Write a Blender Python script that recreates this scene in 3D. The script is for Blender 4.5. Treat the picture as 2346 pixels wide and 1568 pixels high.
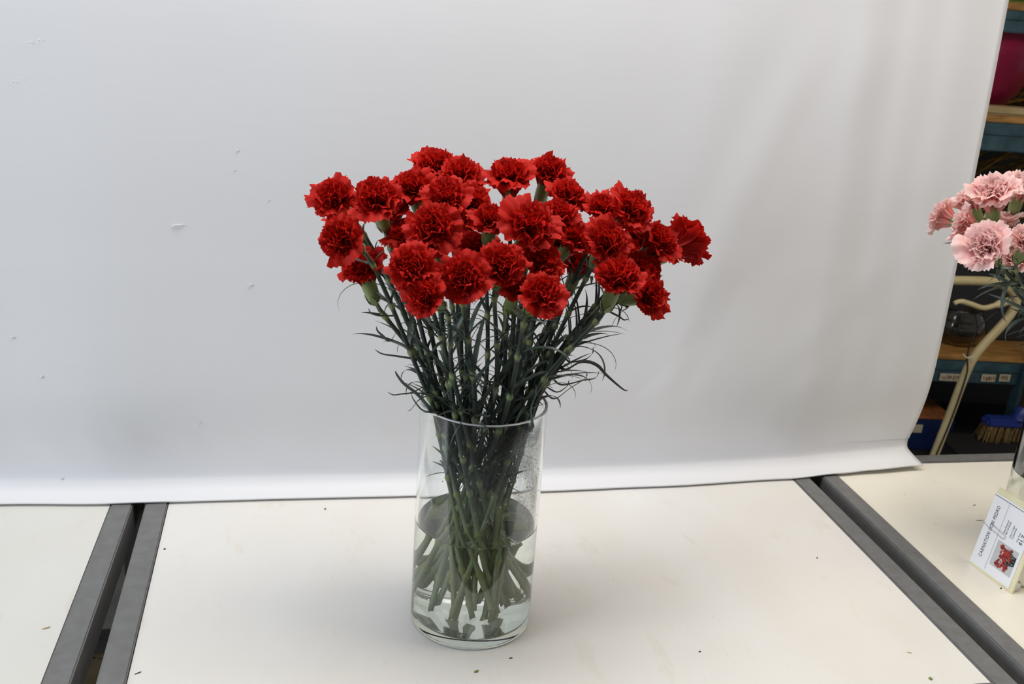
import bpy, bmesh, math, random
from mathutils import Vector, Matrix, noise, Quaternion
S = bpy.context.scene
COL = S.collection
for o in list(bpy.data.objects): bpy.data.objects.remove(o)
TZ = 0.90                                   # height of the table tops above the floor

# ------------------------------------------------------------------ camera
F, PW, PH = 2371.67, 2346, 1568
PITCH, YAW, ROLL = -0.33152, 0.22065, 0.07497
CAM = Vector((-0.2197, -1.1034, 0.7558 + TZ))
cp, sp, cy, sy = math.cos(PITCH), math.sin(PITCH), math.cos(YAW), math.sin(YAW)
FW = Vector((sy*cp, cy*cp, sp)); _r = Vector((cy, -sy, 0)); _u = _r.cross(FW)
cr, sr = math.cos(ROLL), math.sin(ROLL)
RT = cr*_r + sr*_u; UP = -sr*_r + cr*_u
cam = bpy.data.cameras.new('camera'); cam_o = bpy.data.objects.new('camera', cam); COL.objects.link(cam_o)
m = Matrix((RT, UP, -FW)).transposed().to_4x4(); m.translation = CAM
cam_o.matrix_world = m
cam.sensor_width = 36; cam.sensor_fit = 'HORIZONTAL'; cam.lens = F/PW*36
cam.clip_start = 0.05
cam.dof.use_dof = True; cam.dof.focus_distance = 1.27; cam.dof.aperture_fstop = 11
S.camera = cam_o

# ------------------------------------------------------------------ light and exposure
W = bpy.data.worlds.new('world'); S.world = W; W.use_nodes = True
W.node_tree.nodes['Background'].inputs[0].default_value = (0.93, 0.96, 1.0, 1)
W.node_tree.nodes['Background'].inputs[1].default_value = 0.30
def area(name, loc, target, sx, sy_, power, col):
    l = bpy.data.lights.new(name, 'AREA'); l.shape = 'RECTANGLE'; l.size = sx; l.size_y = sy_
    l.energy = power; l.color = col
    o = bpy.data.objects.new(name, l); COL.objects.link(o); o.location = loc
    o.rotation_euler = (Vector(target) - Vector(loc)).to_track_quat('-Z', 'Y').to_euler()
    return o
area('ceiling_lamp', (0.0, 0.0, 2.62), (0.0, 0.0, 0), 1.5, 0.6, 21, (1.0, 0.97, 0.93))
area('ceiling_lamp', (1.6, -0.2, 2.62), (1.5, -0.1, 0), 1.2, 0.5, 15, (1.0, 0.89, 0.72))
area('window_daylight', (-3.2, -1.05, 2.1), (0.0, 0.1, 1.1), 1.6, 1.3, 66, (0.78, 0.89, 1.0))
S.view_settings.view_transform = 'Standard'; S.view_settings.look = 'None'
S.view_settings.gamma = 1; S.view_settings.use_curve_mapping = False
S.view_settings.exposure = 0.0
try:
    S.cycles.max_bounces = 18; S.cycles.transmission_bounces = 14; S.cycles.glossy_bounces = 6
    S.cycles.diffuse_bounces = 5; S.cycles.caustics_refractive = True; S.cycles.caustics_reflective = False
    S.cycles.blur_glossy = 0.5; S.cycles.sample_clamp_indirect = 12
    S.cycles.use_denoising = True
except Exception: pass

# ------------------------------------------------------------------ helpers
def ray(px, py):
    return FW + RT*((px-PW/2)/F) + UP*((PH/2-py)/F)
def at(px, py, Y):
    d = ray(px, py); return CAM + d*((Y-CAM.y)/d.y)
def onz(px, py, z=TZ):
    d = ray(px, py); return CAM + d*((z-CAM.z)/d.z)
def topx(P):
    d = Vector(P)-CAM; z = d.dot(FW)
    return PW/2+F*d.dot(RT)/z, PH/2-F*d.dot(UP)/z
def sm(a, b, x):
    t = max(0, min(1, (x-a)/(b-a))); return t*t*(3-2*t)

def lin(c):
    return tuple(((v/255)/12.92 if v/255 <= .04045 else ((v/255+.055)/1.055)**2.4) for v in c)
class NT:
    def __init__(s, name):
        s.m = bpy.data.materials.new(name); s.m.use_nodes = True; s.t = s.m.node_tree
        s.b = s.t.nodes['Principled BSDF']; s.out = s.t.nodes['Material Output']
    def n(s, typ, **kw):
        x = s.t.nodes.new(typ)
        for k, v in kw.items():
            if k.startswith('i_'):
                key = k[2:]; key = int(key) if key.isdigit() else key
                x.inputs[key].default_value = v
            else: setattr(x, k, v)
        return x
    def l(s, a, b): s.t.links.new(a, b)
    def coord(s, scale=(1,1,1)):
        c = s.n('ShaderNodeTexCoord'); mp = s.n('ShaderNodeMapping'); mp.inputs['Scale'].default_value = scale
        s.l(c.outputs['Object'], mp.inputs[0]); return mp.outputs[0]
    def noise(s, sc, detail=4, scale=(1,1,1), rough=.55):
        x = s.n('ShaderNodeTexNoise'); x.inputs['Scale'].default_value = sc; x.inputs['Detail'].default_value = detail
        x.inputs['Roughness'].default_value = rough
        s.l(s.coord(scale), x.inputs['Vector']); return x.outputs['Fac']
    def ramp(s, fac, stops):
        r = s.n('ShaderNodeValToRGB'); e = r.color_ramp.elements
        while len(e) < len(stops): e.new(.5)
        for el, (p, c) in zip(e, stops):
            el.position = p; el.color = (*c, 1) if len(c) == 3 else c
        s.l(fac, r.inputs[0]); return r.outputs[0]
    def bump(s, fac, strength, dist=.001):
        b = s.n('ShaderNodeBump'); b.inputs['Strength'].default_value = strength; b.inputs['Distance'].default_value = dist
        s.l(fac, b.inputs['Height']); s.l(b.outputs[0], s.b.inputs['Normal'])
def plain(name, rgb, rough=.5, metal=0, spec=.5):
    t = NT(name); t.b.inputs['Base Color'].default_value = (*lin(rgb), 1)
    t.b.inputs['Roughness'].default_value = rough; t.b.inputs['Metallic'].default_value = metal
    t.b.inputs['Specular IOR Level'].default_value = spec
    return t
def mottled(name, a, b, sc, rough=.5, scale=(1,1,1), lo=.35, hi=.7, bump=0, metal=0, detail=5):
    t = plain(name, a, rough, metal)
    f = t.noise(sc, detail, scale)
    t.l(t.ramp(f, [(lo, lin(a)), (hi, lin(b))]), t.b.inputs['Base Color'])
    if bump: t.bump(f, bump)
    return t

def mesh(name, verts, faces, mat=None, parent=None, smooth=True, mats=None, fmat=None):
    me = bpy.data.meshes.new(name); me.from_pydata([tuple(v) for v in verts], [], faces)
    for mm in (mats or ([mat] if mat else [])): me.materials.append(mm)
    if smooth: me.polygons.foreach_set('use_smooth', [True]*len(me.polygons))
    if fmat: me.polygons.foreach_set('material_index', fmat)
    me.update()
    return link(name, me, parent)
def link(name, data, parent=None):
    o = bpy.data.objects.new(name, data); COL.objects.link(o)
    if parent is not None: o.parent = parent
    return o
def empty(name, loc=(0,0,0), rz=0):
    o = bpy.data.objects.new(name, None); COL.objects.link(o); o.empty_display_size = .05
    o.location = loc; o.rotation_euler = (0, 0, rz); return o
def tag(o, label, cat, group=None):
    o['label'] = label; o['category'] = cat
    if group: o['group'] = group
    return o
def struct(o): o['kind'] = 'structure'; return o
def stuff(o): o['kind'] = 'stuff'; return o

def box(name, lo, hi, mat, parent=None, bev=.0, seg=2):
    bm = bmesh.new(); bmesh.ops.create_cube(bm, size=1)
    for v in bm.verts:
        v.co = Vector([lo[i] + (v.co[i]+.5)*(hi[i]-lo[i]) for i in range(3)])
    if bev: bmesh.ops.bevel(bm, geom=bm.edges[:], offset=bev, segments=seg, affect='EDGES')
    me = bpy.data.meshes.new(name); bm.to_mesh(me); bm.free(); me.materials.append(mat)
    if bev: me.polygons.foreach_set('use_smooth', [False]*len(me.polygons))
    return link(name, me, parent)
def lathe(prof, n=48, close=False):
    V, Fc = [], []
    for r, z in prof:
        for i in range(n):
            a = 2*math.pi*i/n; V.append((r*math.cos(a), r*math.sin(a), z))
    k = len(prof)
    for j in range(k if close else k-1):
        j2 = (j+1) % k
        for i in range(n):
            i2 = (i+1) % n
            Fc.append((j*n+i, j*n+i2, j2*n+i2, j2*n+i))
    return V, Fc
def frames(pts):
    T = []
    for i in range(len(pts)):
        a = pts[max(i-1, 0)]; b = pts[min(i+1, len(pts)-1)]; T.append((b-a).normalized())
    n = T[0].orthogonal().normalized(); out = []
    for t in T:
        n = (n - t*n.dot(t)).normalized(); out.append((t, n, t.cross(n)))
    return out
def tube(pts, rad, sides=8, cap=True):
    pts = [Vector(p) for p in pts]
    if not isinstance(rad, (list, tuple)): rad = [rad]*len(pts)
    V, Fc = [], []
    for (t, n, b), p, r in zip(frames(pts), pts, rad):
        for k in range(sides):
            a = 2*math.pi*k/sides; V.append(p + n*(math.cos(a)*r) + b*(math.sin(a)*r))
    for j in range(len(pts)-1):
        for k in range(sides):
            k2 = (k+1) % sides
            Fc.append((j*sides+k, j*sides+k2, (j+1)*sides+k2, (j+1)*sides+k))
    if cap:
        Fc.append(tuple(range(sides-1, -1, -1))); o = (len(pts)-1)*sides; Fc.append(tuple(range(o, o+sides)))
    return V, Fc
def spline(P, n=8):
    P = [Vector(p) for p in P]; out = []
    for i in range(len(P)-1):
        a = P[max(i-1, 0)]; b = P[i]; c = P[i+1]; d = P[min(i+2, len(P)-1)]
        for k in range(n):
            t = k/n
            out.append(.5*((2*b) + (c-a)*t + (2*a-5*b+4*c-d)*t*t + (3*b-a-3*c+d)*t**3))
    out.append(P[-1]); return out
def join(parts):
    V, Fc = [], []
    for v, f in parts:
        o = len(V); V += list(v); Fc += [tuple(i+o for i in q) for q in f]
    return V, Fc

# ------------------------------------------------------------------ materials
M_vinyl = plain('white_vinyl', (227, 227, 230), .42, spec=.35)
_f = M_vinyl.noise(9, 3, (1, 1, 14)); M_vinyl.bump(_f, .10, .0012)
M_vinyl = M_vinyl.m
def laminate(name, a, b, stain, amt):
    t = plain(name, a, .32, spec=.4)
    f = t.noise(3.2, 5, (1.6, .8, 1)); f2 = t.noise(17, 6, (1.2, .5, 1), .65)
    c1 = t.ramp(f, [(.35, lin(a)), (.75, lin(b))])
    mx = t.n('ShaderNodeMix', data_type='RGBA'); mk = t.ramp(f2, [(.60, (0,0,0)), (.80, (amt,)*3)])
    t.l(mk, mx.inputs['Factor']); t.l(c1, mx.inputs['A']); mx.inputs['B'].default_value = (*lin(stain), 1)
    t.l(mx.outputs['Result'], t.b.inputs['Base Color'])
    t.l(t.ramp(f2, [(.3, (.25,)*3), (.7, (.45,)*3)]), t.b.inputs['Roughness'])
    return t.m
M_top_mid = laminate('white_laminate', (231, 229, 226), (226, 221, 213), (205, 188, 150), .45)
M_top_left = laminate('worn_white_laminate', (222, 220, 215), (216, 213, 205), (192, 182, 158), .4)
M_top_right = laminate('yellowed_laminate', (240, 236, 225), (235, 229, 214), (200, 186, 152), .45)
M_rail = mottled('grey_painted_steel', (117, 117, 117), (107, 106, 105), 60, .5, bump=.04, metal=.0).m
M_dark = plain('dark_steel', (38, 38, 40), .6).m
M_floor = mottled('grey_concrete', (120, 116, 110), (88, 86, 82), 5, .7).m
M_wall = mottled('shade_dark_wall', (34, 34, 40), (22, 22, 27), 3, .8).m  # dark tone puts the shade behind the backdrop into the wall colour
M_ceil = plain('ceiling_paint', (160, 160, 156), .9).m
M_cream_box = mottled('cream_board', (214, 196, 156), (178, 156, 112), 12, .5).m
M_teal = mottled('teal_enamel', (62, 92, 102), (40, 66, 76), 25, .42).m
M_wood = mottled('plywood', (190, 142, 76), (140, 96, 46), 14, .55, (1, 9, 4)).m
M_woodgray = mottled('pale_board', (205, 184, 142), (170, 148, 104), 10, .6, (1, 6, 3)).m
M_cream_tube = mottled('cream_enamel', (222, 206, 160), (202, 184, 136), 18, .38).m
M_magenta = mottled('magenta_plastic', (150, 22, 62), (112, 16, 48), 6, .32).m
M_green = plain('olive_green_plastic', (110, 124, 30), .4).m
M_blue = mottled('blue_plastic', (46, 66, 152), (34, 50, 118), 8, .35).m
M_bluecrate = mottled('blue_crate_board', (16, 38, 90), (10, 26, 64), 8, .5).m
M_orange = mottled('rusty_board', (176, 104, 46), (110, 70, 40), 18, .7).m
M_bristle = mottled('straw_bristle', (178, 150, 98), (120, 96, 58), 120, .8).m
M_stalk = mottled('dry_stalk', (150, 116, 42), (84, 62, 22), 40, .8).m
M_handle = mottled('brown_handle', (120, 84, 54), (84, 58, 38), 20, .5).m
M_label = plain('label_paper', (196, 184, 158), .7).m
M_ink = plain('black_ink', (48, 48, 50), .7).m
M_card = mottled('yellowed_foam_board', (232, 226, 196), (216, 206, 164), 22, .55).m
M_paper = plain('white_paper', (232, 233, 238), .6).m
M_chrome = plain('bright_wire', (205, 205, 205), .22, 1).m

def petal_mat(name, core, edge, trans):
    t = NT(name); b = t.b
    at_ = t.n('ShaderNodeAttribute', attribute_name='tip')
    f = t.noise(260, 3)
    c = t.ramp(at_.outputs['Fac'], [(0, lin(core)), (1, lin(edge))])
    mx = t.n('ShaderNodeMix', data_type='RGBA', blend_type='MULTIPLY'); mx.inputs['Factor'].default_value = 1
    t.l(c, mx.inputs['A']); t.l(t.ramp(f, [(.3, (.88,)*3), (.7, (1, 1, 1))]), mx.inputs['B'])
    t.l(mx.outputs['Result'], b.inputs['Base Color'])
    b.inputs['Roughness'].default_value = .6; b.inputs['Specular IOR Level'].default_value = .22
    tr = t.n('ShaderNodeBsdfTranslucent'); t.l(mx.outputs['Result'], tr.inputs[0])
    ms = t.n('ShaderNodeMixShader'); ms.inputs[0].default_value = trans
    t.l(b.outputs[0], ms.inputs[1]); t.l(tr.outputs[0], ms.inputs[2]); t.l(ms.outputs[0], t.out.inputs[0])
    return t.m
M_red = petal_mat('red_petal', (184, 18, 12), (208, 34, 23), .26)
M_pink = petal_mat('pink_petal', (255, 178, 170), (255, 226, 222), .42)
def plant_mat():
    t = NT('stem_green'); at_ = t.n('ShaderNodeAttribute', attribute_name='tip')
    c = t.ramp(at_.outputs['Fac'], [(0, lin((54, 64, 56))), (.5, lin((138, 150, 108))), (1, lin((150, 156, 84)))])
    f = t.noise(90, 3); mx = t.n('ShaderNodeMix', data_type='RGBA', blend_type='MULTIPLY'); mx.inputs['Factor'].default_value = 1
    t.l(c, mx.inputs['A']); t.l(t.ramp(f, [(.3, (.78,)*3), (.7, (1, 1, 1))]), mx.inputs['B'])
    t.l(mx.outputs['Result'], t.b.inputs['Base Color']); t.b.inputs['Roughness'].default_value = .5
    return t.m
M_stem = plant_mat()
M_leaf = mottled('leaf_green', (50, 63, 55), (64, 78, 66), 60, .45).m
M_calyx = mottled('calyx_green', (112, 130, 66), (134, 146, 92), 70, .42).m

def glass_mat(name, fog=False, ior=1.5, tint=(1, 1, 1)):
    t = NT(name); t.t.nodes.remove(t.b)
    g = t.n('ShaderNodeBsdfGlass'); g.inputs['IOR'].default_value = ior; g.inputs['Color'].default_value = (*tint, 1)
    g.inputs['Roughness'].default_value = 0
    t.l(g.outputs[0], t.out.inputs[0]); t.b = g
    return t.m
M_glass = glass_mat('clear_glass', tint=(.985, .995, .99))
_t = NT('highlight_white_rim'); _t.t.nodes.remove(_t.b)  # diffuse white share paints the bright highlight onto the vase rim
_g = _t.n('ShaderNodeBsdfGlass'); _g.inputs['Roughness'].default_value = .35; _g.inputs['IOR'].default_value = 1.5
_d = _t.n('ShaderNodeBsdfDiffuse'); _d.inputs[0].default_value = (.85, .86, .87, 1); _x = _t.n('ShaderNodeMixShader'); _x.inputs[0].default_value = .55
_t.l(_g.outputs[0], _x.inputs[1]); _t.l(_d.outputs[0], _x.inputs[2]); _t.l(_x.outputs[0], _t.out.inputs[0]); M_rim = _t.m
M_water = glass_mat('clear_water', ior=1.33, tint=(.985, .992, .975))
M_drop = glass_mat('water_drop', ior=1.33)
# thin film of condensation: scattered translucent specks on the inner wall
t = NT('condensation'); t.t.nodes.remove(t.b)
d0 = t.n('ShaderNodeBsdfDiffuse'); d0.inputs[0].default_value = (.94, .95, .95, 1)
dt_ = t.n('ShaderNodeBsdfTranslucent'); dt_.inputs[0].default_value = (.94, .95, .95, 1)
d1 = t.n('ShaderNodeMixShader'); d1.inputs[0].default_value = .4; t.l(d0.outputs[0], d1.inputs[1]); t.l(dt_.outputs[0], d1.inputs[2])
d2 = t.n('ShaderNodeBsdfTransparent'); ms = t.n('ShaderNodeMixShader')
at_ = t.n('ShaderNodeAttribute', attribute_name='tip')
f = t.noise(420, 4); mu = t.n('ShaderNodeMath', operation='MULTIPLY')
t.l(t.ramp(f, [(.30, (.35,)*3), (.55, (1, 1, 1))]), mu.inputs[0]); t.l(at_.outputs['Fac'], mu.inputs[1])
t.l(mu.outputs[0], ms.inputs[0]); t.l(d2.outputs[0], ms.inputs[1]); t.l(d1.outputs[0], ms.inputs[2])
t.l(ms.outputs[0], t.out.inputs[0]); M_fog = t.m

# ------------------------------------------------------------------ the room
struct(box('floor', (-4, -3.2, -.05), (4.5, 3.3, 0), M_floor))
struct(box('wall_back', (-4, 3.2, 0), (4.5, 3.3, 2.9), M_wall))
struct(box('ceiling', (-4, -3.2, 2.85), (4.5, 3.3, 2.92), M_ceil))

# ------------------------------------------------------------------ three work tables
def table(name, x0, x1, y0, y1, top, rail_w, label, rz=0, piv=(0, 0)):
    """x0..x1, y0..y1 outer edges; rails stand 2 mm proud of the laminate top."""
    e = empty(name, (piv[0], piv[1], 0), rz); ox, oy = piv
    tag(e, label, 'table')
    def b(n, lo, hi, mt, bev=0): return box(n, (lo[0]-ox, lo[1]-oy, lo[2]), (hi[0]-ox, hi[1]-oy, hi[2]), mt, e, bev)
    w = rail_w; g = .0012
    b('tabletop', (x0+w+g, y0+w+g, TZ-.018), (x1-w-g, y1-w-g, TZ), top)
    b('side_rail', (x0, y0, TZ-.045), (x0+w, y1, TZ+.002), M_rail, .002)
    b('side_rail', (x1-w, y0, TZ-.045), (x1, y1, TZ+.002), M_rail, .002)
    b('front_rail', (x0+w, y0, TZ-.045), (x1-w, y0+w, TZ+.002), M_rail, .002)
    b('back_rail', (x0+w, y1-w, TZ-.045), (x1-w, y1, TZ+.002), M_rail, .002)
    for lx in (x0, x1-w):
        for ly in (y0+.002, y1-w-.002):
            b('leg', (lx, ly, 0), (lx+w, ly+w, TZ-.045), M_rail, .002)
    b('under_panel', (x0+w, y0+w, TZ-.043), (x1-w, y1-w, TZ-.0195), M_dark)
    return e
table('work_table', -.4305, .6400, -.230, .421, M_top_mid, .0315, 'white topped grey steel work table carrying the vase of red carnations')
tl = table('work_table', -1.52, -.4480, -.230, .421, M_top_left, .0305, 'white topped grey steel work table left of the narrower floor gap, empty', math.radians(-1.25), (-.4478, .32))
table('work_table', .6650, 1.74, -.230, .421, M_top_right, .0300, 'yellowed cream topped work table carrying pink carnations and sign card')

# cream box seen down through the gap between the left and middle tables
pb = onz(212, 1491, .50)
cbx = empty('storage_box', (pb.x, pb.y-.14, 0)); tag(cbx, 'cream storage box with scuffed lid, seen down the gap between tables', 'box')
box('body', (-.18, -.13, 0), (.18, .13, .47), M_cream_box, cbx, .004)
box('lid', (-.187, -.137, .47), (.187, .137, .50), M_cream_box, cbx, .004)
_v, _f2 = [], []
random.seed(5)
for k in range(26):
    x = -.17+.34*k/26+random.uniform(-.004, .004); y = .118+random.uniform(-.004, .004); w_ = random.uniform(.004, .009); h_ = random.uniform(.001, .004); o = len(_v)
    _v += [(x, y-h_, .5004), (x+w_, y-h_, .5004), (x+w_, y+h_, .5004), (x, y+h_, .5004)]; _f2.append((o, o+1, o+2, o+3))
stuff(mesh('scuff_mark', _v, _f2, M_handle, cbx, False))
pb2 = onz(225, 1470, .52)
br = box('floor_rail', (-.45, -.016, .48), (.45, .016, .53), M_rail, None, .003); br.location = (pb2.x, pb2.y+.008, 0)
tag(br, 'grey steel brace behind the cream box, seen down the table gap', 'rail')
for s in (-.43, .43):
    box('leg', (s-.012, -.012, 0), (s+.012, .012, .48), M_rail, br)

# ------------------------------------------------------------------ white backdrop sheet
prof = [(.405, 1.10), (.4035, .90), (.4015, .788), (.3968, .690), (.3934, .602), (.3893, .490), (.3868, .396), (.3850, .336), (.3838, .244), (.3848, .185),
        (.3880, .146), (.3945, .109), (.4045, .071), (.4140, .044), (.4180, .0255), (.4155, .0150), (.4070, .0112), (.3930, .0088), (.3780, .0068), (.3600, .0050)]
bot = [(-1.2, .335), (-.63, .3252), (-.478, .3169), (-.4, .3172), (-.265, .3175), (-.036, .315), (.1645, .3177), (.355, .323), (.605, .337), (.692, .3465), (.762, .3515), (.862, .3597)]
def gx(x):
    for (a, ya), (b, yb) in zip(bot, bot[1:]):
        if x <= b: return ya+(yb-ya)*sm(0, 1, (x-a)/(b-a)) - .3597
    return 0
P = [Vector((0, y, z)) for y, z in prof]
pr = spline(P, 7)
folds = []   # (pixel a, pixel b, amplitude mm, width m)
for a, b_, am, wd in [((1850, 160), (1600, 640), -3.2, .030), ((1760, 150), (1560, 560), 2.2, .035), ((2010, 130), (1760, 560), -2.2, .035), ((1640, 600), (1520, 860), -1.6, .016),
        ((1700, 640), (1560, 900), 1.4, .014), ((2120, 560), (1800, 820), -2.0, .030), ((2160, 480), (1960, 760), 1.6, .03), ((1600, 760), (1450, 900), 1.0, .010),
        ((1900, 330), (1700, 720), 1.8, .03), ((1960, 760), (1850, 900), -1.4, .024), ((2060, 760), (1990, 900), 1.2, .02), ((1560, 900), (1500, 1000), -.7, .008),
        ((250, 180), (330, 900), -1.2, .05), ((480, 120), (520, 700), 1.3, .06), ((120, 150), (60, 800), 1.0, .06), ((800, 60), (820, 400), -1.0, .05),
        ((300, 870), (420, 1000), -1.0, .014), ((180, 900), (300, 1010), -.8, .014), ((1740, 900), (1680, 1000), .6, .008), ((1830, 880), (1760, 1000), -.7, .008), ((1640, 890), (1590, 990), .6, .007)]:
    A = at(*a, .36); B = at(*b_, .36); folds.append((A.x, A.z-TZ, B.x, B.z-TZ, am*.62/1000, wd*1.15))
NX = 230; V, Fc = [], []
for j, p in enumerate(pr):
    for i in range(NX+1):
        x = -1.15 + (.862+1.15)*i/NX; z = p.z; y = p.y + gx(x)
        dd = 0
        for ax, az, bx, bz, am, wd in folds:
            L2 = (bx-ax)**2+(bz-az)**2; tt = ((x-ax)*(bx-ax)+(z-az)*(bz-az))/L2
            if -.3 < tt < 1.3:
                dx = x-(ax+(bx-ax)*tt); dz = z-(az+(bz-az)*tt); q = (dx*dx+dz*dz)/(wd*wd)
                if q < 6: dd += am*math.exp(-q)*sm(-.3, .15, tt)*(1-sm(.85, 1.3, tt))
        dd += .0035*noise.noise((x*2.2, z*1.5, 3))*sm(.03, .2, z)
        pk = sm(.04, .07, z)*(1-sm(.10, .15, z))
        dd += .0011*pk*noise.noise((x*28+z*14, z*6, 1))
        y += dd*sm(.02, .06, z)
        lift = sm(.60, .86, x)*.007*(1-sm(.02, .06, z)) if j > len(pr)*.7 else 0
        V.append((x, y, TZ+z+lift))
n1 = NX+1
for j in range(len(pr)-1):
    for i in range(NX): Fc.append((j*n1+i, (j+1)*n1+i, (j+1)*n1+i+1, j*n1+i+1))
bd = mesh('backdrop_sheet', V, Fc, M_vinyl)
so = bd.modifiers.new('solid', 'SOLIDIFY'); so.thickness = .0026; so.offset = 0
tag(bd, 'white vinyl photo backdrop sheet hanging behind the vase, curling onto the tables', 'backdrop')
# small clear drops and a scuff on the sheet
def sheet_y(px, py):
    lo = at(px, py, .30); z = lo.z
    for it in range(12):
        pt = at(px, py, lo.y); zz = pt.z-TZ
        yy = None
        for a, b_ in zip(pr, pr[1:]):
            if a.z >= zz >= b_.z: yy = a.y+(b_.y-a.y)*((a.z-zz)/max(1e-6, a.z-b_.z)); break
        if yy is None: yy = .405
        lo = Vector((pt.x, yy+gx(pt.x)-.003, 0))
    return at(px, py, lo.y)
dv, df = [], []
bm = bmesh.new(); bmesh.ops.create_uvsphere(bm, u_segments=8, v_segments=6, radius=1); bm.verts.index_update()
sph = ([v.co.copy() for v in bm.verts], [tuple(v.index for v in f.verts) for f in bm.faces]); bm.free()
M_bead = plain('pale_vinyl_bead', (214, 214, 216), .2).m
for (px, py, r) in [(574, 654, 2.4), (95, 864, 2.4), (455, 968, 1.8), (452, 975, 1.6), (142, 1098, 2.0), (28, 774, 2.2), (615, 460, 1.4), (544, 346, 1.6), (537, 390, 1.2), (66, 98, 1.4), (90, 92, 1.3), (30, 188, 1.4), (47, 182, 1.1)]:
    c = sheet_y(px, py); r *= .0007
    mesh('water_drop', [c+Vector((v.x*r, v.y*r*.5, v.z*r*1.4)) for v in sph[0]], sph[1], M_bead, bd)
c = sheet_y(407, 517)
Vv, Ff = tube([c+Vector((-.008, 0, -.0006)), c+Vector((-.003, -.0008, .0004)), c+Vector((.003, -.0008, .0004)), c+Vector((.009, 0, .001))], [.0002, .0009, .0009, .0002], 6)
mesh('tear', Vv, Ff, M_bead, bd)

# ------------------------------------------------------------------ vases
RV, HV = .0750, .2945
def vase(cx, cy_, label, hw, wlabel, fog):
    e = empty('glass_vase', (cx, cy_, TZ)); tag(e, label, 'vase')
    ro, ri, bt = RV, RV-.0034, .013
    rp = [(.0001, .0012), (ro-.02, .0012), (ro-.010, .0012), (ro-.008, .0012), (ro-.005, .0003), (ro-.0022, .0007), (ro-.0006, .0022), (ro, .0050)]
    rp += [(ro, .0064), (ro, .015)]+[(ro, HV*k/6) for k in range(1, 6)]+[(ro, HV-.006), (ro, HV-.0026)]
    rp += [(ro, HV-.0014), (ro-.0005, HV-.0004), (ro-.0017, HV), (ri+.0005, HV-.0004), (ri, HV-.0014)]
    rp += [(ri, HV-.0026), (ri, HV-.006)]+[(ri, HV*k/6) for k in range(5, 0, -1)]+[(ri, bt+.010), (ri, bt+.0056)]
    rp += [(ri, bt+.004), (ri-.0012, bt+.0012), (ri-.004, bt), (ri-.006, bt), (ri-.012, bt), (.0001, bt)]
    V, Fc = lathe(rp, 96)
    fm = [1 if min(V[i][2] for i in f_) > HV-.0016 else 0 for f_ in Fc]
    mesh('body', V, Fc, None, e, True, [M_glass, M_rim], fm)
    rw = ri+.0004
    wp = [(.0001, bt-.0003), (ri-.010, bt-.0003), (ri-.0042, bt-.0003), (ri-.001, bt+.0008), (rw, bt+.004), (rw, bt+.0056), (rw, bt+.010), (rw, hw*.4), (rw, hw*.75), (rw, hw-.004), (rw, hw-.0006), (rw, hw+.0009), (ri-.0010, hw+.0002), (ri-.0024, hw), (ri-.004, hw), (ri*.5, hw), (.0001, hw)]
    V, Fc = lathe(wp, 96)
    w = mesh('vase_water', V, Fc, M_water); w.location = (cx, cy_, TZ); tag(w, wlabel, 'water')
    if fog:
        rf = ri-.0003; na, nz = 60, 26; V, Fc, A = [], [], []
        for j in range(nz+1):
            for i in range(na+1):
                a = math.radians(-130+190*i/na); z = hw+.006+(HV-.012-hw)*j/nz
                V.append((rf*math.cos(a), rf*math.sin(a), z))
                ad = -130+190*i/na; zz = z/HV
                k = min(1, 1.7*math.exp(-((ad+46)/19)**2)*(1-sm(.88, 1.0, zz))*sm(.50, .66, zz))
                k = max(k*1.0, .16*math.exp(-((ad+95)/40)**2)*math.exp(-((zz-.72)/.16)**2))
                A.append(max(0, min(1, k*(.85+.7*noise.noise((a*4, z*26, 2))))))
        for j in range(nz):
            for i in range(na): Fc.append((j*(na+1)+i, j*(na+1)+i+1, (j+1)*(na+1)+i+1, (j+1)*(na+1)+i))
        c = mesh('condensation', V, Fc, M_fog, e); at2 = c.data.attributes.new('tip', 'FLOAT', 'POINT'); at2.data.foreach_set('value', A); stuff(c)
        random.seed(8); parts = []
        for k in range(130):
            a = math.radians(random.gauss(-55, 40)); z = random.uniform(hw+.01, HV-.03); r = random.choice([.0005, .0006, .0008, .0011])
            cc = Vector(((ri-.0002)*math.cos(a), (ri-.0002)*math.sin(a), z))
            parts.append(([cc+Vector((v.x*r, v.y*r, v.z*r*1.3)) for v in sph[0]], sph[1]))
        V, Fc = join(parts); stuff(mesh('condensation_drop', V, Fc, M_drop, e))
    return e
HW = .138
vase(0, 0, 'tall clear glass cylinder vase holding the red carnations', HW, 'clear water in the vase of red carnations', True)
PX, PY = .916, .100
vase(PX, PY, 'clear glass cylinder vase holding pink carnations behind the sign card', .118, 'clear water in the vase of pink carnations', False)

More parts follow.
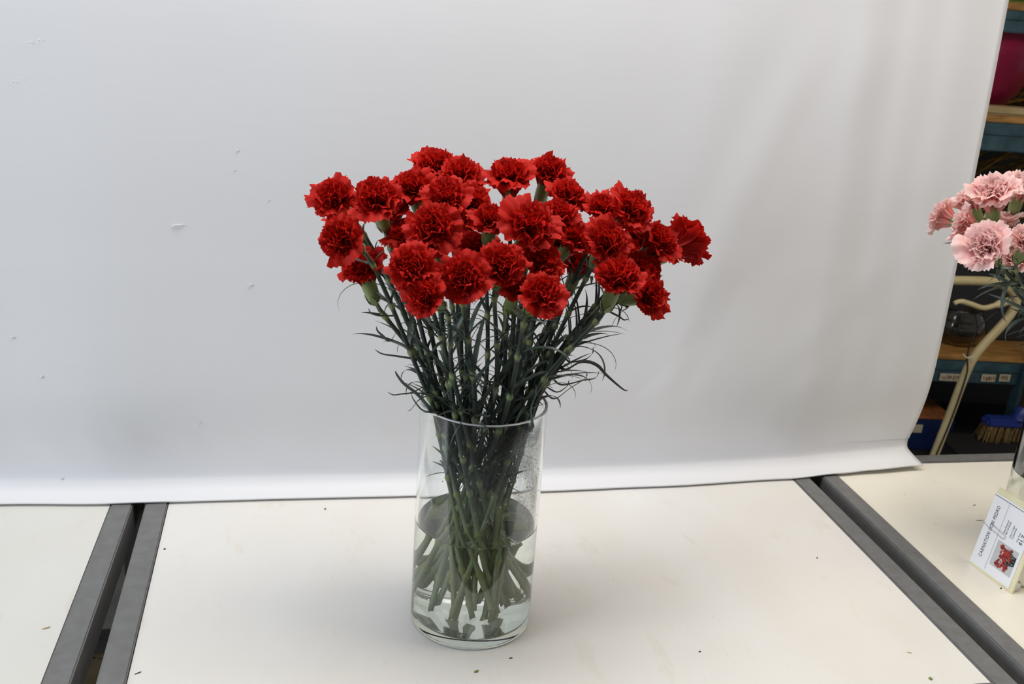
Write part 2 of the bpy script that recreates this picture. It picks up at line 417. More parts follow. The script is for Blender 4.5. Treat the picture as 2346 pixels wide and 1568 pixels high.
# ------------------------------------------------------------------ carnation parts
def setattr_tip(me, A):
    a = me.attributes.new('tip', 'FLOAT', 'POINT'); a.data.foreach_set('value', A)
def petal_geo(rnd, L, Wd, a0, a1, r0, ruf, nu=17, nv=6, teeth=.0007, twist=0):
    """one fan-shaped petal growing from the axis (z) outward along x"""
    V, Fc, A = [], [], []; ph = rnd.uniform(0, 6.28); ph2 = rnd.uniform(0, 6.28); kk = rnd.uniform(1.6, 2.6); notch = [rnd.uniform(-.7, .4) for _ in range(nu+1)]
    cx, cz = r0, -.004; cen = []
    for j in range(nv+1):
        v = j/nv; a = a0+(a1-a0)*sm(.08, 1.0, v); cen.append((cx, cz, a)); st = L/nv; cx += math.sin(a)*st; cz += math.cos(a)*st
    for j in range(nv+1):
        v = j/nv; x0, z0, a = cen[j]; w = Wd*(.20+.80*v**.75)
        tx, tz = math.sin(a), math.cos(a); nx, nz = math.cos(a), -math.sin(a)
        for i in range(nu+1):
            u = 2*i/nu-1
            back = -L*.20*u*u*v*v                       # rounded fan outline
            if j == nv: back += teeth*((1 if i % 2 else -1)+notch[i])
            off = ruf*v**1.6*(math.sin(kk*math.pi*u+ph)+.5*math.sin(2.3*kk*math.pi*u+ph2))
            off -= .0035*v*u*u*(1 if a1 < 1.2 else -.4) # cupping
            off += twist*u*v*.006
            V.append((x0+tx*back+nx*off, w*u, z0+tz*back+nz*off)); A.append(v*v)
    for j in range(nv):
        for i in range(nu):
            q = j*(nu+1)+i; Fc.append((q, q+1, q+nu+2, q+nu+1))
    return V, Fc, A
rnd = random.Random(11)
def make_mesh(name, V, Fc, mat, A=None):
    me = bpy.data.meshes.new(name); me.from_pydata([tuple(v) for v in V], [], Fc); me.materials.append(mat)
    me.polygons.foreach_set('use_smooth', [True]*len(me.polygons))
    if A: setattr_tip(me, A)
    return me
def bloom_set(mat, big=0.0):
    outer = [make_mesh('petal', *petal_geo(rnd, rnd.uniform(.028, .032)+big, rnd.uniform(.0125, .0155)+big*.6, .15, rnd.uniform(1.75, 2.15), .0040, .0022)[:2], mat) for _ in range(0)]
    out = {'outer': [], 'mid': [], 'core': []}
    for _ in range(6):
        V, Fc, A = petal_geo(rnd, rnd.uniform(.0255, .0330)+big, rnd.uniform(.0135, .0175)+big*.5, .15, rnd.uniform(1.40, 2.15), .0040, .0024, twist=rnd.uniform(-.5, .5))
        out['outer'].append(make_mesh('petal', V, Fc, mat, A))
    for _ in range(6):
        V, Fc, A = petal_geo(rnd, rnd.uniform(.0265, .0310)+big, rnd.uniform(.0120, .0155)+big*.4, .10, rnd.uniform(.95, 1.45), .0035, .0028, twist=rnd.uniform(-.7, .7))
        out['mid'].append(make_mesh('petal', V, Fc, mat, A))
    for _ in range(4):
        parts, AA = [], []
        for k in range(30):
            f = k/30; a1 = 1.15*(1-f)**.8+.05+rnd.uniform(-.1, .1); L = .0285+.0035*rnd.random()
            V, Fc, A = petal_geo(rnd, L, rnd.uniform(.008, .0115), .04, a1, .0008+.0022*(1-f), .0030, 13, 5, .0007, rnd.uniform(-1, 1))
            R_ = Matrix.Rotation(k*2.39996+rnd.uniform(-.3, .3), 3, 'Z')
            parts.append(([R_ @ Vector(v) for v in V], Fc)); AA += A
        V, Fc = join(parts); out['core'].append(make_mesh('ruffled_centre', V, Fc, mat, AA))
    return out
REDSET = bloom_set(M_red); PINKSET = bloom_set(M_pink, .002)
def calyx_mesh():
    n = 20; prof = [(.0022, -.0250), (.0042, -.0242), (.0058, -.0215), (.0068, -.016), (.0073, -.010), (.0074, -.004), (.0077, 0)]
    V, Fc = lathe(prof, n)
    o = (len(prof)-1)*n                                # five pointed teeth at the mouth
    for i in range(n):
        v = Vector(V[o+i]); k = (1-abs(((i % 4)/4)*2-1)) if True else 0
        V[o+i] = (v.x*(1+.18*k), v.y*(1+.18*k), .0015+.0055*k)
    # scale bracts hugging the foot
    for q in range(4):
        a = math.pi/2*q; b = len(V)
        for (r, z, w) in [(.0030, -.0270, .0018), (.0056, -.0235, .0034), (.0070, -.0185, .0026), (.0080, -.0140, .0002)]:
            for s in (-1, 1):
                V.append((r*math.cos(a)-s*w*math.sin(a), r*math.sin(a)+s*w*math.cos(a), z))
        for j in range(3): Fc.append((b+2*j, b+2*j+1, b+2*j+3, b+2*j+2))
    return make_mesh('calyx', V, Fc, M_calyx)
CALYX = calyx_mesh()
def blade(pts, w, side):
    """narrow folded leaf blade along pts"""
    V, Fc = [], []; n = len(pts)-1
    for j, (p, (t, _, _)) in enumerate(zip(pts, frames(pts))):
        v = j/n; ww = w*min(1, .55+v*2.2)*(1-v**2.6)**.9+.00012
        s = side - t*side.dot(t); s.normalize(); up = t.cross(s)
        V += [p-s*ww+up*ww*.35, p, p+s*ww+up*ww*.35]
    for j in range(n):
        for k in (0, 1): Fc.append((3*j+k, 3*j+k+1, 3*j+k+4, 3*j+k+3))
    return V, Fc
LEAVES = []
for k in range(12):
    L = rnd.uniform(.045, .085) if k > 3 else rnd.uniform(.022, .034); n = 12; p = Vector((.0012, 0, 0)); a = rnd.uniform(.1, .3); pts = [p.copy()]
    curl = rnd.uniform(.15, .8) if k % 2 else rnd.uniform(1.2, 3.2)
    sway = rnd.uniform(-.5, .5)
    for j in range(n):
        v = (j+1)/n; ang = a+.5*sm(0, .25, v)+curl*v**2.2
        p = p+Vector((math.sin(ang), sway*v*.6, math.cos(ang)))*(L/n); pts.append(p.copy())
    V, Fc = blade(pts, rnd.uniform(.0022, .0032), Vector((0, 1, 0))); LEAVES.append(make_mesh('leaf', V, Fc, M_leaf))

def orient(z, spin=0):
    q = Vector(z).to_track_quat('Z', 'Y'); return q @ Quaternion((0, 0, 1), spin)
STEMS = []
def carnation(px, py, Y, d, rpx, label, group, axis, bset, zb_base, rng, name='red_carnation', base_r=21.0, leaves=True):
    ax = Vector((axis[0], axis[1], TZ))
    d = Vector(d).normalized(); C = at(px, py, Y); dist = (C-CAM).dot(FW); sc = rpx*dist/F/(base_r/1000)
    base = C - d*(.0105*sc)
    e = empty(name, (0, 0, 0)); e.location = base; tag(e, label, 'flower', group)
    q = orient(d, rng.uniform(0, 6.28))
    def put(nm, me, rot, s=1.0, loc=(0, 0, 0)):
        o = link(nm, me, e); o.rotation_mode = 'QUATERNION'; o.rotation_quaternion = rot; o.scale = (s,)*3; o.location = loc; return o
    for k in range(8):
        put('petal', rng.choice(bset['outer']), q @ Quaternion((0, 0, 1), k*math.tau/8+rng.uniform(-.22, .22)), sc*(rng.uniform(.86, 1.12) if rng.random() < .75 else 1.2))
    for k in range(8):
        put('petal', rng.choice(bset['mid']), q @ Quaternion((0, 0, 1), (k+.5)*math.tau/8+rng.uniform(-.25, .25)), sc*rng.uniform(.92, 1.05))
    stuff(put('ruffled_centre', rng.choice(bset['core']), q, sc))
    cs = .5+.5*sc
    put('calyx', CALYX, q, cs)
    # stem: curved neck, into the vase mouth, straight down to the far side of the bottom
    P0 = base - d*(.0245*cs); rel = P0-ax; th = math.atan2(rel.y, rel.x)+rng.uniform(-.25, .25); rh = math.hypot(rel.x, rel.y)
    ro = .066*min(1, (rh/.15))**.55*rng.uniform(.88, 1)
    P3 = ax+Vector((ro*math.cos(th), ro*math.sin(th), HV))
    tb = th+rng.choice([-1, 1])*rng.uniform(1.35, 2.9); rb = rng.uniform(.034, .064)
    B = ax+Vector((rb*math.cos(tb), rb*math.sin(tb), zb_base+rng.uniform(.000, .024)))
    up = (P3-B).normalized(); Ln = (P3-P0).length
    P1 = P0-d*(.16*Ln); P2 = P3+up*(.34*Ln)
    pts = []; N1 = max(14, int(Ln/.010))
    for k in range(N1):
        t = k/N1; pts.append(P0*(1-t)**3+P1*3*t*(1-t)**2+P2*3*t*t*(1-t)+P3*t**3)
    N2 = 28; bow = Vector((rng.uniform(-1, 1), rng.uniform(-1, 1), 0))*.004
    for k in range(N2+1):
        t = k/N2; pts.append(P3*(1-t)+B*t+bow*math.sin(math.pi*t))
    # nodes along the stem
    acc = [0]
    for a, b in zip(pts, pts[1:]): acc.append(acc[-1]+(b-a).length)
    nodes = [rng.uniform(.018, .030)]
    while nodes[-1] < acc[-1]-.03: nodes.append(nodes[-1]+rng.uniform(.042, .062))
    s0 = []
    step = .011; s = 0
    marks = set()
    while s < acc[-1]: marks.add(round(s, 5)); s += step
    for nd in nodes:
        for dd in (-.004, 0, .0045): marks.add(round(nd+dd, 5))
    marks = sorted(x for x in marks if 0 <= x <= acc[-1])
    def pt(s):
        for k in range(len(acc)-1):
            if acc[k+1] >= s: return pts[k].lerp(pts[k+1], (s-acc[k])/max(1e-9, acc[k+1]-acc[k]))
        return pts[-1]
    Pm, Rm, A = [], [], []
    r0 = .00225+.00045*rng.random()
    for s in marks:
        p = pt(s); f = s/acc[-1]; dn = min(abs(s-nd) for nd in nodes)
        nk = math.exp(-(dn/.0035)**2)
        Pm.append(p-base); Rm.append((r0+.0006*f)*(1+.55*nk))
        low = 1-sm(HW-.02, HW+.10, p.z-TZ)  # paler low stem: natural base colour plus underwater light painted in
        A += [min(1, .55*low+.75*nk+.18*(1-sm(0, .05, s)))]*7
    Rm[0] *= .9
    V, Fc = tube(Pm, Rm, 7)
    for k in range(7):                                   # slanted cut at the foot
        v = V[len(V)-7+k]; v.z += (k-3)*.0006
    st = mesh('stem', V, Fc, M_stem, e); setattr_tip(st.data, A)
    STEMS.append((e, [(p+base) for p in Pm]))
    if leaves:
        for ni, nd in enumerate(nodes):
            p = pt(nd); zz = p.z-TZ
            if zz < .165: break
            t = (pt(nd)-pt(min(acc[-1], nd+.004))).normalized()
            spin = rng.uniform(0, 6.28)
            for sd in (0, 1):
                if rng.random() < (.06 if zz > HV else .20): continue
                me = rng.choice(LEAVES[:4]) if ni == 0 else rng.choice(LEAVES[4:])
                if zz < HV-.01 and ni: me = rng.choice(LEAVES[5::2])
                for attempt in range(14):
                    q2 = orient(t, spin+sd*math.pi+rng.uniform(-.3, .3)+attempt*.45); s2 = rng.uniform(.85, 1.15)*(1-.03*attempt)
                    ok = True
                    for v in me.vertices:
                        w_ = q2 @ (v.co*s2) + p - ax
                        if w_.z < HV+.003 and math.hypot(w_.x, w_.y) > RV-.0048: ok = False; break
                    if ok: put('leaf', me, q2, s2, p-base); break
    return e

RED = [
 (766,458,.02,(-.5,-.55,.6),52,'red carnation jutting out highest on the far left edge of the red bouquet'),
 (864,462,.00,(-.25,-.5,.8),60,'big upright red carnation just right of the topmost far left bloom'),
 (784,549,-.07,(-.55,-.75,.45),56,'red carnation facing front left, its green calyx under it, at the left edge'),
 (793,502,.05,(-.6,-.2,.8),48,'red carnation wedged behind between the two leftmost blooms'),
 (997,388,.10,(-.1,-.2,1),56,'topmost red carnation crowning the tall mound left of centre'),
 (946,437,.05,(-.35,-.35,.85),54,'red carnation on the left flank of the tall mound'),
 (1055,408,.07,(.15,-.3,.95),52,'red carnation on the right shoulder of the tall mound, below its crown'),
 (1022,456,-.01,(-.05,-.6,.8),54,'front facing red carnation low in the middle of the tall mound'),
 (1078,468,.03,(.1,-.4,.9),50,'red carnation at the right foot of the tall mound'),
 (993,527,-.07,(-.2,-.75,.65),62,'large open red carnation right under the tall mound, calyx showing below'),
 (1124,509,-.04,(.0,-.35,.95),48,'red carnation standing upright on dark green calyx left of the wide central bloom'),
 (1166,412,.08,(-.15,-.25,.95),56,'left one of the two red carnations standing free at the top right'),
 (832,620,-.01,(-.35,-.15,.9),56,'lowest red carnation at the left edge, seen from behind its stems'),
 (945,618,-.11,(-.35,-.75,.6),62,'large dark red carnation at the lower left front'),
 (975,680,-.13,(-.6,-.6,.5),48,'red carnation hanging lowest at the lower left front, facing left'),
 (1062,640,-.12,(-.1,-.8,.55),60,'red carnation at the front bottom centre, petals drooping to a point'),
 (1150,612,-.10,(.0,-.7,.7),58,'red carnation in the middle of the front row, above bare stems'),
 (1087,572,-.02,(0,-.4,.9),46,'shaded red carnation tucked behind the front row, left of centre'),
 (928,545,.02,(-.4,-.2,.9),48,'red carnation half hidden left of the large bloom under the mound'),
 (898,488,.04,(-.3,-.1,.95),46,'red carnation behind the big upright left bloom, its own calyx beside'),
 (1066,510,.02,(0,-.2,1),46,'red carnation filling the gap beneath the tall mound, behind others'),
 (1256,400,.09,(.15,-.3,.95),52,'right one of the two red carnations standing free at the top right'),
 (1297,455,.05,(.35,-.25,.9),50,'rounded red carnation just below the free standing pair, right of centre'),
 (1212,521,-.06,(.05,-.6,.8),64,'widest red carnation in the centre, pale green calyx below it'),
 (1277,500,.01,(.25,-.2,.95),50,'red carnation close behind and right of the widest central bloom'),
 (1313,552,-.01,(.4,-.4,.8),46,'loose petalled red carnation spilling right of the widest central bloom'),
 (1378,480,.03,(-.15,-.35,.9),42,'red carnation with a stray petal pointing left, in the upper right pair'),
 (1440,488,-.02,(.55,-.45,.7),58,'large red carnation of the upper right pair, tilted right over its calyx'),
 (1388,558,-.05,(.1,-.6,.75),56,'red carnation right of centre behind a crossing thick stem'),
 (1503,560,-.02,(.5,-.35,.75),54,'red carnation facing right, next to the outermost right bloom'),
 (1568,557,.00,(.80,.30,.36),58,'outermost right red carnation turned away, showing its calyx and back petals'),
 (1440,584,.04,(.4,.1,.9),44,'shaded red carnation behind the stems between the right hand blooms'),
 (1243,603,-.07,(.15,-.6,.75),50,'red carnation under the widest central bloom, beside a thin stem'),
 (1240,676,-.13,(.15,-.7,.7),54,'lowest red carnation right of centre, resting just above its pale calyx'),
 (1415,640,-.08,(.1,-.4,.9),60,'broad red carnation at the lower right, two green calyxes under it'),
 (1466,622,-.03,(.4,-.35,.8),52,'red carnation behind the broad lower right bloom, on its right'),
 (1484,680,-.06,(.45,-.6,.3),48,'red carnation drooping at the lower right corner of the bouquet'),
 (1324,612,.04,(.3,.1,.9),44,'dark shaded red carnation deep inside, right of centre'),
 (1266,574,.03,(.1,-.1,1),46,'shaded red carnation right behind the widest central bloom'),
 (1180,664,-.04,(.1,-.4,.9),42,'dark red carnation deep inside between two front row blooms'),
 (1468,548,.05,(.4,.2,.9),42,'shaded red carnation under the tilted upper right bloom'),
]
rng = random.Random(21)
for (px, py, Y, d, r, lab) in RED:
    carnation(px, py, Y, d, r, lab, 'red carnations in the central vase', (0, 0), REDSET, .018, rng)
NRED = len(STEMS)
PINK = [      # facing given as (across to the right, away, up) of the bunch seen from the aisle
 (2166,498,.11,(-.9,.05,.25),44,'pink carnation jutting furthest left in front of the backdrop edge'),
 (2225,464,.13,(-.5,-.15,.85),46,'pink carnation above the two sideways ones, left of the top bloom'),
 (2276,450,.06,(-.1,-.4,.9),60,'large ruffled pink carnation topping the pink bunch'),
 (2338,434,.12,(.1,-.3,.95),50,'pink carnation cut by the picture edge, highest on the right'),
 (2216,515,.05,(-.85,-.15,.15),44,'pink carnation facing sideways right of the furthest left one'),
 (2290,515,.13,(-.1,.1,.95),42,'shaded pink carnation under the large top bloom'),
 (2260,566,-.01,(-.25,-.8,.5),58,'pale open pink carnation facing the viewer, lowest left of the bunch'),
 (2326,594,.03,(.1,-.6,.75),46,'salmon pink carnation right of the open pale one'),
 (2352,556,-.02,(.2,-.6,.8),46,'pale pink carnation at the picture edge above the salmon one'),
]
for (px, py, Y, d, r, lab) in PINK:
    d = (d[0]*.73+d[1]*.68, -d[0]*.68+d[1]*.73, d[2])
    carnation(px, py, Y, d, r, lab, 'pink carnations in the right vase', (PX, PY), PINKSET, .018, rng, 'pink_carnation', 23.0)

# long leaves that stand out against the backdrop, each growing from the stem it meets
LONG = [
 ([(907,725),(873,725),(851,719),(844,707)],.0016), ([(893,783),(876,770),(865,759),(862,748)],.0018),
 ([(952,825),(913,818),(876,812),(859,801)],.0020), ([(989,942),(955,905),(924,880),(907,856),(909,847)],.0028),
 ([(944,901),(921,904),(902,906),(888,899)],.0017), ([(959,919),(948,932),(941,940),(933,942)],.0018),
 ([(1017,944),(990,946),(966,940),(947,916),(942,902)],.0015),
 ([(1295,846),(1326,829),(1349,828),(1371,838),(1391,860),(1428,892),(1439,894)],.0032),
 ([(1287,881),(1335,871),(1363,866),(1373,850)],.0017), ([(1270,913),(1307,888),(1340,867),(1345,853)],.0016),
 ([(1307,829),(1340,823),(1357,809),(1359,795)],.0014), ([(1276,898),(1298,885),(1304,871)],.0013),
 ([(1405,718),(1419,725),(1430,733),(1440,731)],.0014), ([(1439,705),(1425,715),(1410,732),(1401,750)],.0024),
 ([(1066,940),(1060,965),(1040,1000),(1030,1028)],.0030), ([(1120,955),(1101,953),(1085,956),(1088,966),(1108,974),(1118,984),(1120,1003)],.0020),
 ([(1220,985),(1215,940),(1226,905),(1228,880)],.0024), ([(1150,880),(1172,850),(1215,820),(1260,775)],.0022), ([(985,740),(1010,760),(1040,770),(1078,778)],.0022),
]
for pl, w in LONG:
    front = pl[0][1] > 935
    best = None
    for e, P in STEMS[:NRED]:
        for p in P:
            if p.z < TZ+HV+.002 and not front: continue
            x, y = topx(p); dd = math.hypot(x-pl[0][0], y-pl[0][1])+ (p.y*60)
            if best is None or dd < best[0]: best = (dd, e, p)
    _, e, p = best
    n = len(pl)-1; Y0 = p.y
    if front: Y0 = min(Y0, -.070)
    pts = [p] + [at(x, y, (Y0-.012*k/n if not front else -.082-.004*k/n)) for k, (x, y) in enumerate(pl)][(0 if (Vector(pl[0])-Vector(topx(p))).length > 4 else 1):]
    pts = [q_-e.location for q_ in spline(pts, 6)]
    V, Fc = blade(pts, w, Vector((.25, -.55, .8)).normalized()); mesh('leaf', V, Fc, M_leaf, e)

# ------------------------------------------------------------------ sign card
C1 = Vector((.7557, .0649, TZ+.0002)); C2 = Vector((.7663, -.0191, TZ+.0002)); cu = (C2-C1).normalized(); cn = cu.cross(Vector((0, 0, 1))); tl_ = math.radians(9.5)
if cn.x > 0: cn = -cn
cv = (Vector((0, 0, 1))*math.cos(tl_) - cn*math.sin(tl_)).normalized(); cw = cu.cross(cv)     # cw: out of the face
CW, CH = .0846, .124
card = empty('sign_card'); mw = Matrix((cu, cv, cw)).transposed().to_4x4(); mw.translation = C1; card.matrix_world = mw
if cw.dot(cn) < 0: raise RuntimeError('card faces away')
tag(card, 'yellowed foam card with a clipped price sheet, standing on its end before pink carnations', 'sign')
box('board', (0, 0, -.0035), (CW, CH, 0), M_card, card, .0006)
def cq(s, t_): return s*CW, t_*CH
def rect(name, s0, t0, s1, t1, z, mat, parent, th=.0002):
    x0, y0 = cq(s0, t0); x1, y1 = cq(s1, t1)
    return box(name, (x0, y0, z), (x1, y1, z+th), mat, parent)
paper = rect('price_sheet', .0, .03, .905, .93, .0002, M_paper, card, .0003)
rect('printed_rule', .335, .06, .341, .915, .0006, plain('grey_ink', (150, 150, 156), .7).m, paper, .0001)
rect('printed_rule', .0, .903, .905, .909, .0006, M_ink, paper, .0001)
def text(body, s, t0, size, parent, width=None, bold=0, space=1.0):
    cu_ = bpy.data.curves.new('printed_text', 'FONT'); cu_.body = body; cu_.size = size; cu_.extrude = .00005; cu_.offset = bold; cu_.space_character = space
    cu_.materials.append(M_ink); o = link('printed_text', cu_, parent); x, y = cq(s, t0)
    o.location = (x, y, .00062); o.rotation_euler = (0, 0, math.pi/2)
    if width:
        bpy.context.view_layer.update(); k = width*CH/max(1e-6, o.dimensions.x); o.scale = (k, 1, 1)
    bpy.context.view_layer.update()
    me = bpy.data.meshes.new_from_object(o.evaluated_get(bpy.context.evaluated_depsgraph_get()))
    n_ = link('printed_text', me, parent); n_.location = o.location; n_.rotation_euler = o.rotation_euler; n_.scale = o.scale
    bpy.data.objects.remove(o); n_.name = 'printed_text'
    return n_
text('CARNATION DON PEDRO', .19, .15, .0082, paper, .655, .00006, 1.1)
text('Date Received', .448, .555, .0040, paper, .165)
text('06/10/2026', .500, .555, .0044, paper, .165)
text('City of Origin', .590, .555, .0040, paper, .150)
text('Colombia', .642, .555, .0044, paper, .135)
text('Orig. Price', .745, .555, .0040, paper, .115)
text('$1.7', .845, .545, .0090, paper, .120, .00012)
# printed picture: grey ground, red blooms, dark stems
random.seed(31)
pv, pf, pm = [], [], []
def quadp(pts, z, mi):
    o = len(pv); pv.extend([(x, y, z) for x, y in pts]); pf.append(tuple(range(o, o+len(pts)))); pm.append(mi)
x0, y0 = cq(.385, .145); x1, y1 = cq(.85, .46); quadp([(x0, y0), (x1, y0), (x1, y1), (x0, y1)], .00060, 0)
for k in range(34):
    xa = x0+(x1-x0)*random.uniform(.45, .55); ya = y0+(y1-y0)*random.uniform(.15, .9); xb = x1-.0005; yb = y0+(y1-y0)*random.uniform(.42, .75)
    quadp([(xa, ya), (xb, yb), (xb, yb+.0009), (xa, ya+.0009)], .00063, 3)
for k in range(80):
    cx_ = x0+(x1-x0)*random.uniform(.22, .74); cy2 = y0+(y1-y0)*random.uniform(.08, .92); r = random.uniform(.0014, .0026)
    quadp([(cx_+r*random.uniform(.8, 1.1)*math.cos(a*math.tau/9), cy2+r*random.uniform(.8, 1.1)*math.sin(a*math.tau/9)) for a in range(9)], .00066+.000002*k, 1+(k % 2))
mesh('printed_picture', pv, pf, None, paper, False, [plain('print_grey', (190, 190, 192), .6).m, plain('print_red', (168, 48, 38), .6).m, plain('print_dark_red', (122, 30, 28), .6).m, plain('print_black', (34, 34, 32), .6).m], pm)
def clipw(pts):
    return tube([Vector((*cq(s, t_), z)) for s, t_, z in pts], .00040, 6)
V, Fc = clipw([(-.01, .53, -.0045), (-.02, .535, .0005), (.10, .522, .0011), (.30, .507, .0011), (.43, .497, .0011), (.475, .500, .0011), (.495, .515, .0011), (.488, .535, .0011), (.45, .545, .0011), (.30, .560, .0011), (.14, .575, .0011)])
mesh('paper_clip', V, Fc, M_chrome, card)
# binder clip that props the card up from behind
bc = empty('binder_clip'); bc.matrix_world = mw.copy(); tag(bc, 'small silver binder clip gripping the foot of the sign card', 'clip')
V, Fc = tube([(CW-.004, .012, -.0042), (CW-.004, .010, -.018), (CW-.004, .026, -.018), (CW-.004, .026, -.0042)], .0012, 6); 
bcw = box('clip_body', (CW-.030, .0006, -.016), (CW-.004, .016, -.0038), M_chrome, bc, .001)
V, Fc = tube([(CW-.026, .012, -.015), (CW-.026, .006, -.030), (CW-.010, .006, -.030), (CW-.010, .012, -.015)], .0009, 6); mesh('clip_lever', V, Fc, M_chrome, bc)

# ------------------------------------------------------------------ scraps on the tables
M_scrap_g = plain('green_scrap', (126, 140, 60), .6).m; M_scrap_d = plain('dark_scrap', (66, 56, 40), .7).m; M_scrap_t = plain('tan_scrap', (206, 190, 150), .7).m
random.seed(77)
def scrap(px, py, ln, wd, ang, mat, label, name='leaf_scrap', cat='scrap', z=0):
    c = onz(px, py, TZ+.0004+z); a = math.radians(ang); n = 7; V = []
    for j in range(n+1):
        v = j/n-.5; w = wd*(1-(2*abs(v))**2.5)*random.uniform(.7, 1.2)+.0001
        q = Vector((math.cos(a), math.sin(a), 0))*(v*ln); s = Vector((-math.sin(a), math.cos(a), 0))
        h = (random.uniform(0, .0008)+.0006*math.cos(v*3))*min(1, wd/.0014)
        V += [q-s*w, q+s*w+Vector((0, 0, h)), q+Vector((0, 0, h+.0009*min(1, wd/.0012)))]
    Fc = []
    for j in range(n):
        o = 3*j; Fc += [(o, o+1, o+4, o+3), (o+1, o+2, o+5, o+4), (o+2, o, o+3, o+5)]
    o = mesh(name, V, Fc, mat, None); o.location = c; tag(o, label, cat)
scrap(1091, 1540, .006, .0016, 20, M_scrap_g, 'tiny green leaf scrap on the white table in front of the vase')
scrap(1170, 1509, .0042, .0009, 5, M_scrap_d, 'dark speck of plant waste just right of the vase foot front')
scrap(745, 1167, .004, .0014, 60, M_scrap_g, 'green speck on the white table close under the backdrop hem')
scrap(106, 1440, .009, .0011, 25, M_scrap_t, 'tan stem sliver lying on the left table beside the grey rail')
scrap(316, 1543, .008, .0006, 30, M_scrap_d, 'thin dark sliver on the middle table beside its left rail', 'stem_sliver')
scrap(2132, 1556, .006, .0022, 70, M_scrap_g, 'yellow green leaf scrap on the middle table near its right front corner')
scrap(2083, 1496, .006, .0007, -20, M_scrap_t, 'curled tan sliver on the middle table right of centre front', 'stem_sliver')
scrap(2232, 1158, .006, .0005, 0, M_scrap_d, 'short dark sliver on the cream table left of the sign card top', 'stem_sliver')
scrap(2244, 1193, .014, .00028, -5, M_scrap_d, 'longest dark sliver on the cream table beside the sign card', 'stem_sliver')
scrap(1872, 1279, .003, .0009, 40, M_scrap_d, 'dark dot on the middle table near the right rail')
scrap(377, 1259, .003, .0010, 30, M_scrap_d, 'dark dot on the middle table beside the left rail')
scrap(2293, 1349, .003, .001, 15, M_scrap_d, 'dark dot on the cream table at the foot of the sign card')
scrap(1603, 1494, .003, .0008, 0, M_scrap_d, 'dark dot on the open middle of the white table, front right of vase')

# ------------------------------------------------------------------ shelving behind, on the right
RK = math.radians(-8); RO = Vector((1.80, 1.60, 0)); rx = Vector((math.cos(RK), math.sin(RK), 0)); ry = Vector((-math.sin(RK), math.cos(RK), 0))
def atr(px, py, dep=0):
    d = ray(px, py); t_ = ((RO-CAM).dot(ry)+dep)/d.dot(ry); P_ = CAM+d*t_; r = P_-RO
    return Vector((r.dot(rx), r.dot(ry), P_.z))       # rack-local x, depth, z
def rk(name, label, cat, group=None):
    e = empty(name, (RO.x, RO.y, 0), RK); tag(e, label, cat, group); return e
X0, X1, DP = -.70, .82, .50
rack = rk('storage_rack', 'teal steel storage rack with wooden shelves behind the backdrop', 'shelving')
zu = atr(2300, 282).z; zl = atr(2240, 828).z
zt = atr(2330, 24).z; zb_ = atr(2290, 1012, .15).z
def beam(z, h): 
    b = box('beam', (X0, 0, z-h), (X1, .035, z), M_teal, rack, .003)
    box('beam_lip', (X0, -.006, z-h*.42), (X1, 0, z-h*.36), M_label if False else M_teal, b, .001)
    box('back_beam', (X0, DP-.035, z-h), (X1, DP, z), M_teal, rack, .003)
beam(zu, .082); beam(zl, .075); beam(zt, .06); beam(zb_-.02, .06)
for z in (zu, zl, zt, zb_-.02):
    for k in range(3):
        box('shelf_board', (X0+.004, -.004+k*DP/3+.0015, z+.0005), (X1-.004, -.004+(k+1)*DP/3-.0015, z+.020), M_dark if z < zl-.1 else M_wood, rack, .002)  # lowest boards coloured dark to stand in for shade under the shelves
xr = atr(2338, 900).x
for x, y in ((X0-.04, 0), (X1, 0), (X0-.04, DP-.04), (X1, DP-.04), (xr-.018, -.012)):
    p = box('upright_post', (x, y, 0), (x+.04, y+.04, 2.15 if y != -.012 else zl-.005), M_teal, rack, .002)
    hv, hf = [], []
    for k in range(40):
        zz = .05+k*.05
        if zz > (2.1 if y != -.012 else zl-.03): break
        o = len(hv); hv += [(x+.015, y-.0004, zz), (x+.025, y-.0004, zz), (x+.025, y-.0004, zz+.02), (x+.015, y-.0004, zz+.02)]; hf.append((o, o+1, o+2, o+3))
    stuff(mesh('post_slot', hv, hf, M_dark, p, False))
bp = box('added_dark_backing', (X0-.04, DP+.002, 0), (X1+.04, DP+.008, 2.15), M_dark, rack)  # dark sheet added behind the shelves to keep the rack interior dim
# worn label strips on the lower beam
random.seed(3)
for (pa, pb_) in (((2151, 862), (2200, 862)), ((2246, 864), (2278, 864)), ((2287, 864), (2312, 864))):
    a = atr(*pa); b = atr(*pb_)
    l = box('label_strip', (a.x, -.0075, a.z-.012), (b.x, -.0062, a.z+.012), M_label, rack)
    vv, ff = [], []; x = a.x+.006
    while x < b.x-.008:
        w = random.uniform(.002, .006); o = len(vv); h1, h2 = random.uniform(-.009, -.004), random.uniform(.002, .008)
        vv += [(x, -.0077, a.z+h1), (x+w, -.0077, a.z+h1), (x+w, -.0077, a.z+h2), (x, -.0077, a.z+h2)]; ff.append((o, o+1, o+2, o+3)); x += w+random.uniform(.001, .005)
    stuff(mesh('worn_print', vv, ff, M_handle, l, False))
